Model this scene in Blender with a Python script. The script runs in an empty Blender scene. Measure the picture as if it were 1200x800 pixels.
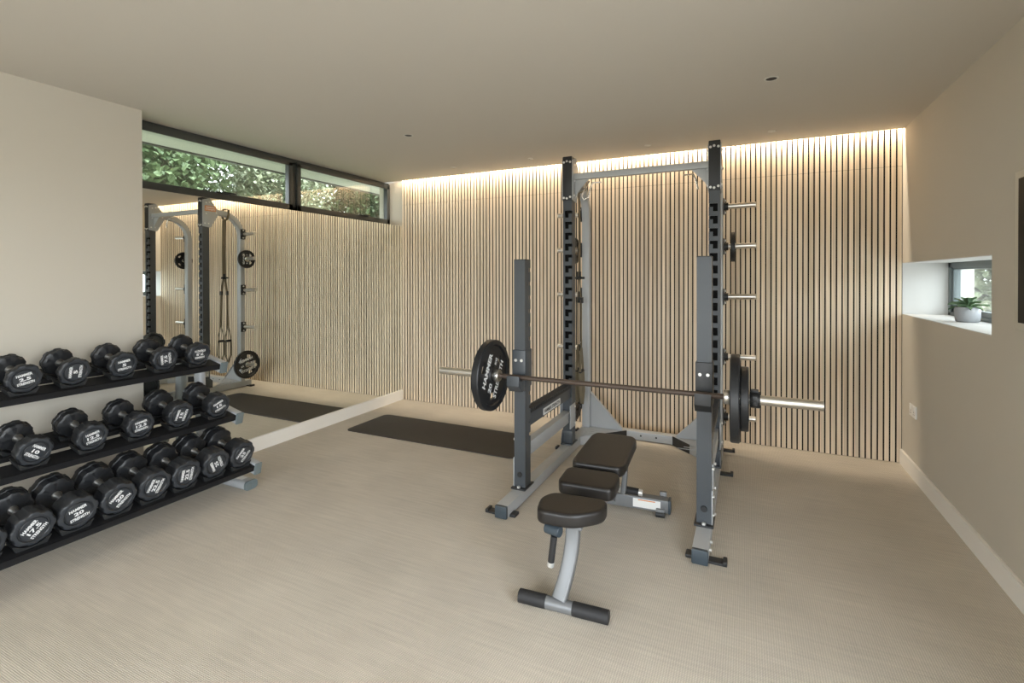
import bpy, bmesh, math, random
from mathutils import Vector, Matrix
random.seed(7)
SC = bpy.context.scene
COL = SC.collection
PI = math.pi

# ------------------------------------------------------------------ materials
def new_mat(name):
    m = bpy.data.materials.new(name); m.use_nodes = True
    nt = m.node_tree
    return m, nt, nt.nodes['Principled BSDF']

def N(nt, typ, **kw):
    n = nt.nodes.new(typ)
    for k, v in kw.items():
        if k.startswith('i_'):
            n.inputs[k[2:].replace('_', ' ')].default_value = v
        else:
            setattr(n, k, v)
    return n

def simple(name, col, rough=.5, metal=0, bump=0, bscale=200, spec=.5, vary=0, vscale=3, coat=0):
    m, nt, b = new_mat(name)
    b.inputs['Base Color'].default_value = (*col, 1)
    b.inputs['Roughness'].default_value = rough
    b.inputs['Metallic'].default_value = metal
    b.inputs['Specular IOR Level'].default_value = spec
    if coat: b.inputs['Coat Weight'].default_value = coat
    tc = N(nt, 'ShaderNodeTexCoord')
    if bump:
        no = N(nt, 'ShaderNodeTexNoise'); no.inputs['Scale'].default_value = bscale
        no.inputs['Detail'].default_value = 3
        nt.links.new(tc.outputs['Object'], no.inputs['Vector'])
        bp = N(nt, 'ShaderNodeBump'); bp.inputs['Strength'].default_value = bump; bp.inputs['Distance'].default_value = .002
        nt.links.new(no.outputs['Fac'], bp.inputs['Height']); nt.links.new(bp.outputs['Normal'], b.inputs['Normal'])
    if vary:
        n2 = N(nt, 'ShaderNodeTexNoise'); n2.inputs['Scale'].default_value = vscale; n2.inputs['Detail'].default_value = 4
        nt.links.new(tc.outputs['Object'], n2.inputs['Vector'])
        mx = N(nt, 'ShaderNodeMix', data_type='RGBA')
        mx.inputs['A'].default_value = (*[c * (1 - vary) for c in col], 1)
        mx.inputs['B'].default_value = (*[min(1, c * (1 + vary)) for c in col], 1)
        nt.links.new(n2.outputs['Fac'], mx.inputs['Factor']); nt.links.new(mx.outputs['Result'], b.inputs['Base Color'])
    return m

M = {}
M['wall'] = simple('wall_paint', (.545, .508, .435), .85, bump=.08, bscale=350, spec=.25)
M['ceil'] = simple('ceiling_paint', (.56, .525, .465), .9, bump=.05, bscale=350, spec=.2)
M['skirt'] = simple('skirting_paint', (.82, .79, .73), .5)
M['white'] = simple('white_reveal_paint', (.60, .60, .585), .6)
M['frame'] = simple('dark_window_frame', (.045, .048, .045), .4)
M['felt'] = simple('black_felt', (.009, .006, .004), .95, bump=.3, bscale=600)
M['dark'] = simple('charcoal_powder_coat', (.050, .058, .066), .38, bump=.06, bscale=900)
M['darker'] = simple('black_powder_coat', (.018, .019, .02), .45, bump=.06, bscale=900)
M['silver'] = simple('silver_powder_coat', (.42, .435, .445), .42, metal=.15, bump=.03, bscale=1200)
M['silver_bench'] = simple('bench_silver_paint', (.17, .176, .18), .4, metal=.25, bump=.03, bscale=1200)
M['chrome'] = simple('polished_chrome', (.78, .77, .74), .16, metal=1)
M['steel'] = simple('brushed_steel', (.74, .72, .68), .3, metal=1)
M['bar'] = simple('bar_shaft_steel', (.11, .082, .066), .42, metal=.6, bump=.8, bscale=900)
M['slot'] = simple('slot_lining_black', (.004, .004, .004), .7, spec=.1)
M['tray'] = simple('black_tray_coat', (.010, .010, .011), .6, spec=.25, bump=.06, bscale=900)
M['greycap'] = simple('blue_grey_cap', (.13, .16, .165), .4)
M['bolt'] = simple('bolt_zinc', (.75, .75, .73), .3, metal=.6)
M['rubber'] = simple('black_rubber', (.016, .017, .018), .5, bump=.1, bscale=500)
M['ureth'] = simple('black_urethane', (.012, .013, .015), .42, bump=.12, bscale=260)
M['face'] = simple('urethane_face_lit', (.028, .032, .038), .38, bump=.1, bscale=260)  # dumbbell faces, highlights put into a greyer colour
M['grip'] = simple('foam_grip', (.014, .014, .015), .6, bump=.4, bscale=500)
M['vinyl'] = simple('black_vinyl', (.013, .011, .010), .40, bump=.15, bscale=700, vary=.1, vscale=8)
M['letter'] = simple('white_lettering', (.75, .76, .76), .5)
M['label'] = simple('white_label', (.72, .72, .7), .45)
M['orange'] = simple('orange_print', (.62, .25, .09), .5)
M['mat'] = simple('rubber_mat', (.030, .025, .020), .62, bump=.35, bscale=350, vary=.25, vscale=5)
M['cap'] = simple('grey_plastic_cap', (.040, .055, .068), .4)
M['webbing'] = simple('webbing', (.17, .14, .09), .85, bump=.4, bscale=500)
M['pot'] = simple('grey_ceramic', (.34, .355, .375), .6, bump=.2, bscale=120, vary=.06, vscale=20)
M['soil'] = simple('soil', (.04, .028, .02), .95, bump=1, bscale=90)
M['socket'] = simple('white_plastic', (.78, .77, .74), .35)
M['screen'] = simple('black_glass_screen', (.004, .004, .004), .45, spec=.12)
M['bezel'] = simple('pale_bezel', (.60, .57, .49), .5)
M['render'] = simple('white_exterior_render', (.42, .42, .41), .8, bump=.4, bscale=120)
M['ground'] = simple('grass_ground', (.06, .085, .03), .95, bump=1, bscale=40, vary=.4, vscale=6)
M['bark'] = simple('bark', (.07, .05, .035), .9, bump=1, bscale=40)
M['lamp'] = simple('spot_baffle_black', (.008, .007, .006), .5)
M['rim'] = simple('spot_rim_white', (.6, .58, .52), .5)

def leafmat(name, a, b_):
    m, nt, b = new_mat(name)
    tc = N(nt, 'ShaderNodeTexCoord')
    no = N(nt, 'ShaderNodeTexNoise'); no.inputs['Scale'].default_value = 5; no.inputs['Detail'].default_value = 3
    nt.links.new(tc.outputs['Object'], no.inputs['Vector'])
    r = N(nt, 'ShaderNodeValToRGB')
    r.color_ramp.elements[0].position = .35; r.color_ramp.elements[0].color = (*a, 1)
    r.color_ramp.elements[1].position = .65; r.color_ramp.elements[1].color = (*b_, 1)
    nt.links.new(no.outputs['Fac'], r.inputs['Fac']); nt.links.new(r.outputs['Color'], b.inputs['Base Color'])
    b.inputs['Roughness'].default_value = .5
    return m
M['leaf'] = leafmat('leaf_green', (.04, .075, .025), (.15, .21, .10))
M['leaf2'] = leafmat('leaf_pale', (.10, .14, .07), (.36, .39, .27))
M['leaf3'] = leafmat('leaf_dark', (.018, .04, .012), (.07, .11, .04))
M['succ'] = leafmat('succulent_leaf', (.05, .10, .05), (.22, .32, .17))

def wood():
    m, nt, b = new_mat('oak_slats')
    L = nt.links.new
    tc = N(nt, 'ShaderNodeTexCoord'); sx = N(nt, 'ShaderNodeSeparateXYZ'); L(tc.outputs['Object'], sx.inputs[0])
    d = N(nt, 'ShaderNodeMath', operation='DIVIDE'); d.inputs[1].default_value = PITCH; L(sx.outputs['X'], d.inputs[0])
    fl = N(nt, 'ShaderNodeMath', operation='FLOOR'); L(d.outputs[0], fl.inputs[0])
    wn = N(nt, 'ShaderNodeTexWhiteNoise', noise_dimensions='1D'); L(fl.outputs[0], wn.inputs['W'])
    mp = N(nt, 'ShaderNodeMapping'); mp.inputs['Scale'].default_value = (55, 55, 1.3); L(tc.outputs['Object'], mp.inputs['Vector'])
    ad = N(nt, 'ShaderNodeVectorMath', operation='ADD'); L(mp.outputs[0], ad.inputs[0]); L(wn.outputs['Color'], ad.inputs[1])
    no = N(nt, 'ShaderNodeTexNoise'); no.inputs['Scale'].default_value = 1.6; no.inputs['Detail'].default_value = 6; L(ad.outputs[0], no.inputs['Vector'])
    r = N(nt, 'ShaderNodeValToRGB')
    r.color_ramp.elements[0].position = .3; r.color_ramp.elements[0].color = (.66, .53, .38, 1)
    r.color_ramp.elements[1].position = .7; r.color_ramp.elements[1].color = (.84, .715, .555, 1)
    L(no.outputs['Fac'], r.inputs['Fac'])
    hs = N(nt, 'ShaderNodeHueSaturation'); L(r.outputs['Color'], hs.inputs['Color'])
    mr = N(nt, 'ShaderNodeMapRange'); mr.inputs['To Min'].default_value = .84; mr.inputs['To Max'].default_value = 1.12
    L(wn.outputs['Value'], mr.inputs['Value']); L(mr.outputs[0], hs.inputs['Value'])
    L(hs.outputs['Color'], b.inputs['Base Color'])
    b.inputs['Roughness'].default_value = .6
    b.inputs['Specular IOR Level'].default_value = .3
    return m

def carpet():
    m, nt, b = new_mat('woven_wool_carpet')
    L = nt.links.new
    tc = N(nt, 'ShaderNodeTexCoord')
    def wave(axis, scale):
        w = N(nt, 'ShaderNodeTexWave', wave_type='BANDS', bands_direction=axis)
        w.inputs['Scale'].default_value = scale; w.inputs['Distortion'].default_value = .6
        w.inputs['Detail'].default_value = 1; w.inputs['Detail Scale'].default_value = 2
        L(tc.outputs['Object'], w.inputs['Vector']); return w
    wx = wave('X', 36); wy = wave('Y', 50)
    mul = N(nt, 'ShaderNodeMath', operation='MULTIPLY'); L(wx.outputs['Fac'], mul.inputs[0]); L(wy.outputs['Fac'], mul.inputs[1])
    no = N(nt, 'ShaderNodeTexNoise'); no.inputs['Scale'].default_value = 2.2; no.inputs['Detail'].default_value = 5
    L(tc.outputs['Object'], no.inputs['Vector'])
    mp = N(nt, 'ShaderNodeMapping'); mp.inputs['Scale'].default_value = (2.5, 45, 1); L(tc.outputs['Object'], mp.inputs['Vector'])
    n3 = N(nt, 'ShaderNodeTexNoise'); n3.inputs['Scale'].default_value = 1.5; n3.inputs['Detail'].default_value = 4
    L(mp.outputs[0], n3.inputs['Vector'])
    r = N(nt, 'ShaderNodeValToRGB')
    r.color_ramp.elements[0].position = 0; r.color_ramp.elements[0].color = (.52, .47, .395, 1)
    r.color_ramp.elements[1].position = .75; r.color_ramp.elements[1].color = (.72, .655, .56, 1)
    L(mul.outputs[0], r.inputs['Fac'])
    hs = N(nt, 'ShaderNodeHueSaturation'); L(r.outputs['Color'], hs.inputs['Color'])
    a2 = N(nt, 'ShaderNodeMath', operation='ADD'); L(no.outputs['Fac'], a2.inputs[0]); L(n3.outputs['Fac'], a2.inputs[1])
    mr = N(nt, 'ShaderNodeMapRange'); mr.inputs['From Min'].default_value = .6; mr.inputs['From Max'].default_value = 1.4
    mr.inputs['To Min'].default_value = .86; mr.inputs['To Max'].default_value = 1.12
    L(a2.outputs[0], mr.inputs['Value']); L(mr.outputs[0], hs.inputs['Value'])
    L(hs.outputs['Color'], b.inputs['Base Color'])
    b.inputs['Roughness'].default_value = .95; b.inputs['Specular IOR Level'].default_value = .1
    bp = N(nt, 'ShaderNodeBump'); bp.inputs['Strength'].default_value = .6; bp.inputs['Distance'].default_value = .004
    L(mul.outputs[0], bp.inputs['Height']); L(bp.outputs['Normal'], b.inputs['Normal'])
    return m

def mirror_mat():
    m = bpy.data.materials.new('silvered_mirror'); m.use_nodes = True; nt = m.node_tree; nt.nodes.clear()
    g = N(nt, 'ShaderNodeBsdfGlossy'); g.inputs['Roughness'].default_value = 0; g.inputs['Color'].default_value = (.90, .93, .90, 1)
    o = N(nt, 'ShaderNodeOutputMaterial'); nt.links.new(g.outputs[0], o.inputs[0]); return m

def glass_mat():
    m = bpy.data.materials.new('window_glass'); m.use_nodes = True; nt = m.node_tree; nt.nodes.clear()
    t = N(nt, 'ShaderNodeBsdfTransparent'); t.inputs['Color'].default_value = (.93, .95, .94, 1)
    g = N(nt, 'ShaderNodeBsdfGlossy'); g.inputs['Roughness'].default_value = 0
    ge = N(nt, 'ShaderNodeNewGeometry'); dt = N(nt, 'ShaderNodeVectorMath', operation='DOT_PRODUCT')
    nt.links.new(ge.outputs['Normal'], dt.inputs[0]); nt.links.new(ge.outputs['Incoming'], dt.inputs[1])
    ab = N(nt, 'ShaderNodeMath', operation='ABSOLUTE'); nt.links.new(dt.outputs['Value'], ab.inputs[0])
    om = N(nt, 'ShaderNodeMath', operation='SUBTRACT'); om.inputs[0].default_value = 1; nt.links.new(ab.outputs[0], om.inputs[1])
    pw = N(nt, 'ShaderNodeMath', operation='POWER'); pw.inputs[1].default_value = 5; nt.links.new(om.outputs[0], pw.inputs[0])
    f = N(nt, 'ShaderNodeMath', operation='MULTIPLY_ADD'); f.inputs[1].default_value = .89; f.inputs[2].default_value = .11
    nt.links.new(pw.outputs[0], f.inputs[0])
    mx = N(nt, 'ShaderNodeMixShader'); o = N(nt, 'ShaderNodeOutputMaterial')
    nt.links.new(f.outputs[0], mx.inputs[0]); nt.links.new(t.outputs[0], mx.inputs[1]); nt.links.new(g.outputs[0], mx.inputs[2])
    nt.links.new(mx.outputs[0], o.inputs[0]); return m

PITCH = .0386
M['wood'] = wood(); M['carpet'] = carpet(); M['mirror'] = mirror_mat(); M['glass'] = glass_mat()

# ------------------------------------------------------------------ mesh building
class MB:
    def __init__(s): s.bm = bmesh.new(); s.slots = []
    def _mi(s, mat):
        if mat is None: return 0
        if mat not in s.slots: s.slots.append(mat)
        return s.slots.index(mat)
    def add(s, verts, faces, T=None, mat=None, smooth=False):
        mi = s._mi(mat)
        vs = [s.bm.verts.new(T @ Vector(v) if T else Vector(v)) for v in verts]
        for f in faces:
            try:
                fc = s.bm.faces.new([vs[i] for i in f]); fc.material_index = mi; fc.smooth = smooth
            except ValueError: pass
        return s
    def box(s, x0, x1, y0, y1, z0, z1, T=None, mat=None, bev=0):
        v = [(x0,y0,z0),(x1,y0,z0),(x1,y1,z0),(x0,y1,z0),(x0,y0,z1),(x1,y0,z1),(x1,y1,z1),(x0,y1,z1)]
        f = [(0,3,2,1),(4,5,6,7),(0,1,5,4),(1,2,6,5),(2,3,7,6),(3,0,4,7)]
        if bev <= 0: return s.add(v, f, T, mat)
        b2 = bmesh.new(); vs = [b2.verts.new(p) for p in v]
        for q in f: b2.faces.new([vs[i] for i in q])
        bmesh.ops.bevel(b2, geom=b2.edges[:], offset=bev, segments=2, affect='EDGES', profile=.6)
        b2.verts.index_update()
        s.add([p.co[:] for p in b2.verts], [[q.index for q in fc.verts] for fc in b2.faces], T, mat)
        b2.free(); return s
    def prism(s, pts, h0, h1, axis='z', T=None, mat=None, bev=0, seg=2):
        """polygon pts (2D) extruded along axis; pts in the two other axes in order"""
        def P(a, b, h):
            return {'z': (a, b, h), 'y': (a, h, b), 'x': (h, a, b)}[axis]
        n = len(pts); v = [P(a, b, h0) for a, b in pts] + [P(a, b, h1) for a, b in pts]
        f = [tuple(range(n))[::-1], tuple(range(n, 2*n))] + [(i, (i+1) % n, n+(i+1) % n, n+i) for i in range(n)]
        b2 = bmesh.new(); vs = [b2.verts.new(p) for p in v]
        for q in f: b2.faces.new([vs[i] for i in q])
        bmesh.ops.recalc_face_normals(b2, faces=b2.faces[:])
        if bev > 0:
            ed = [e for e in b2.edges if e.is_manifold and e.calc_face_angle(0) > .7]
            bmesh.ops.bevel(b2, geom=ed, offset=bev, segments=seg, affect='EDGES', profile=.6)
        b2.verts.index_update()
        s.add([p.co[:] for p in b2.verts], [[q.index for q in fc.verts] for fc in b2.faces], T, mat, smooth=False)
        b2.free(); return s
    def lathe(s, prof, T=None, mat=None, seg=32, mod=None, smooth=True, close=True):
        """prof: list of (r, h) around local Z"""
        v = []; f = []
        n = len(prof)
        for i in range(seg):
            a = 2*PI*i/seg
            for k, (r, h) in enumerate(prof):
                rr = r * (mod(a, k) if mod else 1)
                v.append((rr*math.cos(a), rr*math.sin(a), h))
        for i in range(seg):
            j = (i+1) % seg
            for k in range(n-1):
                f.append((i*n+k, j*n+k, j*n+k+1, i*n+k+1))
        if close:
            if prof[0][0] > 1e-6: f.append(tuple(i*n for i in range(seg))[::-1])
            if prof[-1][0] > 1e-6: f.append(tuple(i*n+n-1 for i in range(seg)))
        return s.add(v, f, T, mat, smooth)
    def cyl(s, a, b, r, r2=None, seg=20, mat=None, T=None, smooth=True):
        a = Vector(a); b = Vector(b); d = b - a
        q = d.to_track_quat('Z', 'Y').to_matrix().to_4x4(); q.translation = a
        if T: q = T @ q
        r2 = r if r2 is None else r2; L = d.length
        c = min(.0015, r*.2)
        return s.lathe([(r-c, 0), (r, c), (r2, L-c), (r2-c, L)], q, mat, seg, smooth=smooth)
    def sweep(s, path, w, h, up=(1,0,0), mat=None, bev=.006, T=None, closed=False, sq=2.5):
        """rounded rectangle swept on a path; w along 'up' direction, h across"""
        pts = [Vector(p) for p in path]; n = len(pts); ring = []
        K = 20
        for k in range(K):
            a = 2*PI*k/K; ca, sa = math.cos(a), math.sin(a)
            e = 2/ sq
            ring.append((math.copysign(abs(ca)**e, ca)*w/2, math.copysign(abs(sa)**e, sa)*h/2))
        v = []; up = Vector(up)
        for i, p in enumerate(pts):
            if closed: t = pts[(i+1) % n] - pts[i-1]
            else: t = (pts[min(i+1, n-1)] - pts[max(i-1, 0)])
            t.normalize(); u = (up - t*up.dot(t)).normalized(); w2 = t.cross(u)
            for a, b in ring: v.append(p + u*a + w2*b)
        f = []
        for i in range(n if closed else n-1):
            j = (i+1) % n
            for k in range(K):
                l = (k+1) % K; f.append((i*K+k, i*K+l, j*K+l, j*K+k))
        if not closed:
            f.append(tuple(range(K))[::-1]); f.append(tuple((n-1)*K+k for k in range(K)))
        return s.add(v, f, T, mat, smooth=True)
    def build(s, name, mat, parent=None, off=None, autosmooth=True):
        if 'wood' not in s.slots: bmesh.ops.recalc_face_normals(s.bm, faces=s.bm.faces[:])
        me = bpy.data.meshes.new(name)
        if off: bmesh.ops.translate(s.bm, verts=s.bm.verts[:], vec=off)
        s.bm.to_mesh(me); s.bm.free()
        for q in (s.slots or [mat]): me.materials.append(M[q])
        if autosmooth:
            try: me.set_sharp_from_angle(angle=math.radians(38))
            except Exception: pass
        o = bpy.data.objects.new(name, me); COL.objects.link(o)
        if parent: o.parent = parent
        return o

def tag(o, label=None, cat=None, group=None, kind=None):
    if label: o['label'] = label
    if cat: o['category'] = cat
    if group: o['group'] = group
    if kind: o['kind'] = kind
    return o
def empty(name, loc, label, cat, group=None, rot=(0,0,0)):
    o = bpy.data.objects.new(name, None); COL.objects.link(o)
    o.location = loc; o.rotation_euler = rot; o.empty_display_size = .05
    return tag(o, label, cat, group)
def struct(mb, name, mat, parent=None):
    o = mb.build(name, mat, parent); o['kind'] = 'structure'; return o
def copy_tree(o, parent=None):
    c = o.copy(); COL.objects.link(c)
    if parent: c.parent = parent
    for ch in list(o.children): copy_tree(ch, c)
    return c
def rr(x0, x1, y0, y1, r, n=5):
    p = []
    for cx, cy, a0 in ((x1-r, y0+r, -90), (x1-r, y1-r, 0), (x0+r, y1-r, 90), (x0+r, y0+r, 180)):
        for i in range(n+1):
            a = math.radians(a0 + 90*i/n); p.append((cx+r*math.cos(a), cy+r*math.sin(a)))
    return p
def round_poly(pts, r, n=5):
    out = []; m = len(pts)
    for i in range(m):
        p = Vector(pts[i]); a = Vector(pts[i-1]); b = Vector(pts[(i+1) % m])
        u = (a-p); w = (b-p); rad = min(r, u.length*.45, w.length*.45)
        s_ = p + u.normalized()*rad; e = p + w.normalized()*rad
        for k in range(n+1):
            t = k/n; q = s_*(1-t)**2 + p*2*t*(1-t) + e*t*t; out.append((q.x, q.y))
    return out

# text -> mesh data, in the local XY plane, facing +Z
def text_verts(lines, ext=.0006):
    """lines: (string, cap_height, width, x, y) ; centred"""
    V = []; F = []
    dg = None
    for st, h, w, x, y in lines:
        cu = bpy.data.curves.new('t', 'FONT'); cu.body = st; cu.size = 1; cu.offset = .035
        cu.extrude = 0; cu.resolution_u = 2; cu.align_x = 'CENTER'; cu.align_y = 'CENTER'
        ob = bpy.data.objects.new('t', cu); COL.objects.link(ob)
        bpy.context.view_layer.update()
        me = bpy.data.meshes.new_from_object(ob.evaluated_get(bpy.context.evaluated_depsgraph_get()))
        xs = [v.co.x for v in me.vertices]; ys = [v.co.y for v in me.vertices]
        x0, x1, y0, y1 = min(xs), max(xs), min(ys), max(ys)
        sx = w/(x1-x0); sy = h/(y1-y0); o = len(V)
        for v in me.vertices: V.append(((v.co.x-(x0+x1)/2)*sx + x, (v.co.y-(y0+y1)/2)*sy + y, 0))
        for p in me.polygons: F.append([i+o for i in p.vertices])
        bpy.data.objects.remove(ob); bpy.data.curves.remove(cu); bpy.data.meshes.remove(me)
    return V, F
def rings(o, T):
    return T

# ------------------------------------------------------------------ measured room
H = 2.534; XL = -3.637; XR = 1.069; YB = 4.69; YC = 4.625; XW = -3.85; YN = 1.93
YF = -2.9           # front (glazed) wall, behind the camera
ZS = 2.02           # sill of the high window = top of mirror
NY0, NY1, NZ0, NZ1, XN = 3.155, 4.687, 1.135, 1.528, 1.343

struct(MB().box(XL-.35, XR+.45, YF-.15, YB+.2, -.2, 0), 'floor', 'carpet')
struct(MB().box(XL-.35, XR+.45, YF-.15, YC, H, H+.2), 'ceiling', 'ceil')
struct(MB().box(XL-.35, XR+.45, YC, YB+.2, H+.16, H+.2), 'ceiling_cove', 'ceil')
# left wall: solid up to the mirror plane, with the high window opening beyond y = YN
w = MB()
w.box(XL-.35, XL, YF-.15, YN, 0, H)
w.box(XL-.35, XL-.008, YN, YB+.01, 0, ZS)
w.box(XL-.35, XL, YB+.01, YB+.2, 0, H)
struct(w, 'wall_left', 'wall')
struct(MB().box(XL-.35, XL-.001, 4.748, YB+.2, ZS, H+.16), 'wall_left_reveal', 'white')
# back wall
struct(MB().box(XL, XR+.25, YB-.004, YB+.2, 0, H+.16), 'wall_back', 'felt')
s_ = MB()
nsl = int((XR-XL)/PITCH)
for k in range(nsl+1):
    x1 = XR - .0045 - k*PITCH; x0 = max(XL+.001, x1-.0283)
    if x0 < x1-.004:
        for z0_, z1_ in ((.003, 2.262), (2.2635, H+.15)):      # oak-faced slats with black cores
            v = [(x0,YB-.013,z0_),(x1,YB-.013,z0_),(x1,YB-.004,z0_),(x0,YB-.004,z0_),(x0,YB-.013,z1_),(x1,YB-.013,z1_),(x1,YB-.004,z1_),(x0,YB-.004,z1_)]
            s_.add(v, [(0,1,5,4)], mat='wood'); s_.add(v, [(0,3,2,1),(4,5,6,7),(1,2,6,5),(2,3,7,6),(3,0,4,7)], mat='felt')
struct(s_, 'wall_back_slats', 'wood')
# right wall with niche and a large glazed opening beside / behind the camera
DY0, DY1, DZ = -2.0, 1.25, 2.2
w = MB()
w.box(XR, XR+.42, DY1, NY0, 0, H)
w.box(XR, XR+.42, NY0, YB+.2, 0, NZ0)
w.box(XR, XR+.42, NY0, YB+.2, NZ1, H+.16)
w.box(XR, XR+.42, NY1, YB+.2, NZ0, NZ1)
w.box(XR, XR+.42, YF-.15, DY0, 0, H)
w.box(XR, XR+.42, DY0, DY1, DZ, H)
struct(w, 'wall_right', 'wall')
# niche lining (white)
w = MB()
w.box(XR+.001, XN+.1, NY0, NY1, NZ0, NZ0+.004)
w.box(XR+.001, XN+.1, NY0, NY1, NZ1-.004, NZ1)
w.box(XR+.001, XN+.1, NY1-.004, NY1, NZ0, NZ1)
w.box(XR+.001, XN+.1, NY0, NY0+.004, NZ0, NZ1)
struct(w, 'trim_1', 'white')
# front wall behind the camera, with sliding door opening
FX0, FX1 = -2.9, .35
w = MB()
w.box(XL, FX0, YF-.15, YF, 0, H); w.box(FX1, XR, YF-.15, YF, 0, H); w.box(FX0, FX1, YF-.15, YF, DZ, H)
struct(w, 'wall_front', 'wall')
def glazing(name, horizontal, a0, a1, c, z1, n):
    m = MB(); t = .05
    def bx(a, b, z0, z1_):
        if horizontal: m.box(a, b, c-.03, c+.03, z0, z1_)
        else: m.box(c-.03, c+.03, a, b, z0, z1_)
    bx(a0, a1, 0, t); bx(a0, a1, z1-t, z1)
    for i in range(n+1):
        x = a0 + (a1-a0-t)*i/n; bx(x, x+t, t, z1-t)
    return struct(m, name, 'frame')
glazing('door_1', True, FX0, FX1, YF-.08, DZ, 3)
glazing('door_2', False, DY0, DY1, XR+.1, DZ, 2)
# skirtings
struct(MB().box(XL, XL+.015, YF, YB-.018, 0, .108).box(XL, XL+.011, YF, YB-.018, .108, .112), 'baseboard_left', 'skirt')
struct(MB().box(XR-.015, XR, DY1, YB-.018, 0, .108).box(XR-.011, XR, DY1, YB-.018, .108, .112), 'baseboard_right', 'skirt')

# ---- high window, left
def frame_window(name, xa, xb, bars, mat='frame'):
    m = MB()
    for (y0, y1, z0, z1) in bars: m.box(xa, xb, y0, y1, z0, z1, bev=.004)
    return struct(m, name, mat)
WX = XW - .06
wf = frame_window('window_1', WX, XW, [(YN-.15, 4.75, H-.05, H), (YN-.15, 4.75, ZS, ZS+.07), (YN-.15, YN-.06, ZS, H), (3.29, 3.38, ZS+.02, H-.03), (4.68, 4.75, ZS, H)])
fr2 = MB()
for a, b in ((YN-.1, 3.31), (3.36, 4.70)):
    fr2.box(XW, XW+.018, a, b, H-.072, H-.02, bev=.003); fr2.box(XW, XW+.018, a, b, ZS+.03, ZS+.085, bev=.003)
    fr2.box(XW, XW+.018, a, a+.045, ZS+.03, H-.04, bev=.003); fr2.box(XW, XW+.018, b-.045, b, ZS+.03, H-.04, bev=.003)
o = fr2.build('sash', 'frame', wf)
MB().box(XW-.03, XW-.022, YN-.06, 4.70, ZS+.05, H-.05).build('pane', 'glass', wf)
for y in (2.62, 4.24):
    MB().box(XW+.018, XW+.035, y-.06, y+.06, ZS+.075, ZS+.09, bev=.003).box(XW+.03, XW+.05, y-.015, y+.10, ZS+.082, ZS+.094, bev=.003).build('window_handle', 'darker', wf)

# ---- niche window
wf = frame_window('window_2', XN, XN+.06, [(NY0-.02, NY1, NZ1-.042, NZ1), (NY0-.02, NY1, NZ0, NZ0+.028), (NY1-.045, NY1, NZ0, NZ1), (NY0-.02, NY0+.03, NZ0, NZ1)], 'greycap')
m = MB(); a, b = NY0+.02, NY1-.04
m.box(XN+.01, XN+.05, a, b, NZ0+.025, NZ0+.062, bev=.003); m.box(XN+.01, XN+.05, a, b, NZ1-.055, NZ1-.035, bev=.003)
m.box(XN+.01, XN+.05, b-.03, b, NZ0+.03, NZ1-.03, bev=.003); m.box(XN+.01, XN+.05, a, a+.04, NZ0+.03, NZ1-.03, bev=.003)
m.build('sash', 'greycap', wf)
MB().box(XN+.028, XN+.034, a+.02, b-.02, NZ0+.04, NZ1-.04).build('pane', 'glass', wf)

# ---- outside
struct(MB().box(-14, XL-.36, -8, 14, -.35, -.2), 'ground_garden', 'ground')
struct(MB().box(XR+.46, 12, -8, 14, -.35, -.2), 'ground_side', 'render')  # side ground coloured pale to bounce added light up into the room
struct(MB().box(-8, XR+.45, -9, YF-.16, -.35, -.2), 'ground_terrace', 'render')
e = MB(); e.box(-4.62, XL-.34, -1, 7, 2.575, 2.60); e.box(-4.66, -4.60, -1, 7, 2.545, 2.66, mat='frame')
e2 = MB().box(-4.62, XL-.36, -1, 7, 2.575, 2.60); tag(e2.build('roof_eave', 'white'), kind='structure'); e.bm.free()
tag(MB().box(-4.66, -4.615, -1, 7, 2.562, 2.66).build('roof_fascia', 'frame'), kind='structure')

def leaf_cloud(mb, centre, rad, n, size, seed):
    rnd = random.Random(seed)
    for i in range(n):
        while True:
            p = Vector((rnd.uniform(-1,1), rnd.uniform(-1,1), rnd.uniform(-1,1)))
            if .35 < p.length < 1: break
        q = Vector((centre[0]+p.x*rad[0], centre[1]+p.y*rad[1], centre[2]+p.z*rad[2]))
        R = Matrix.Rotation(rnd.uniform(0, 2*PI), 4, 'Z') @ Matrix.Rotation(rnd.uniform(-1.1, 1.1), 4, 'X')
        T = Matrix.Translation(q) @ R
        s1 = size*rnd.uniform(.6, 1.4); w1 = s1*.38
        mb.add([(0,0,0),(w1,s1*.4,s1*.12),(0,s1,0),(-w1,s1*.4,s1*.12)], [(0,1,2),(0,2,3)], T)
def tree(name, label, loc, h, clouds, mat, size, seed, cat='tree', n=2600):
    t = empty(name, loc, label, cat, 'greenery outside the high window')
    tr = MB(); tr.cyl((0,0,0), (.05,.03,h*.8), .11, .05, 12)
    rnd = random.Random(seed)
    for c, r in clouds:
        tr.cyl((.04,.02,h*.45), c, .045, .012, 8)
    tr.build('trunk', 'bark', t)
    lf = MB()
    for i, (c, r) in enumerate(clouds): leaf_cloud(lf, c, r, n//len(clouds), size, seed*10+i)
    lf.build('foliage', mat, t, autosmooth=False)
    return t
def crown(ry, z0=3.0): return [((0,0,z0),(.8,ry,.75)), ((.15,-.25*ry,z0-.35),(.8,ry*.75,.6)), ((-.1,.2*ry,z0+.5),(.85,ry*.8,.7))]
tree('tree', 'broad-leaved green tree in the left pane of the high window', (-6.6, 3.55, -.2), 3.2, crown(.95), 'leaf', .095, 3, n=11000)
tree('tree', 'pale flowering tree in the left pane of the high window, just past the green one', (-6.8, 5.55, -.2), 3.2, crown(.95, 3.1), 'leaf2', .065, 4, n=14000)
tree('tree', 'dark leafy tree in the right pane of the high window', (-6.7, 7.55, -.2), 3.4, crown(.95, 3.1), 'leaf3', .08, 5, n=12000)
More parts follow.
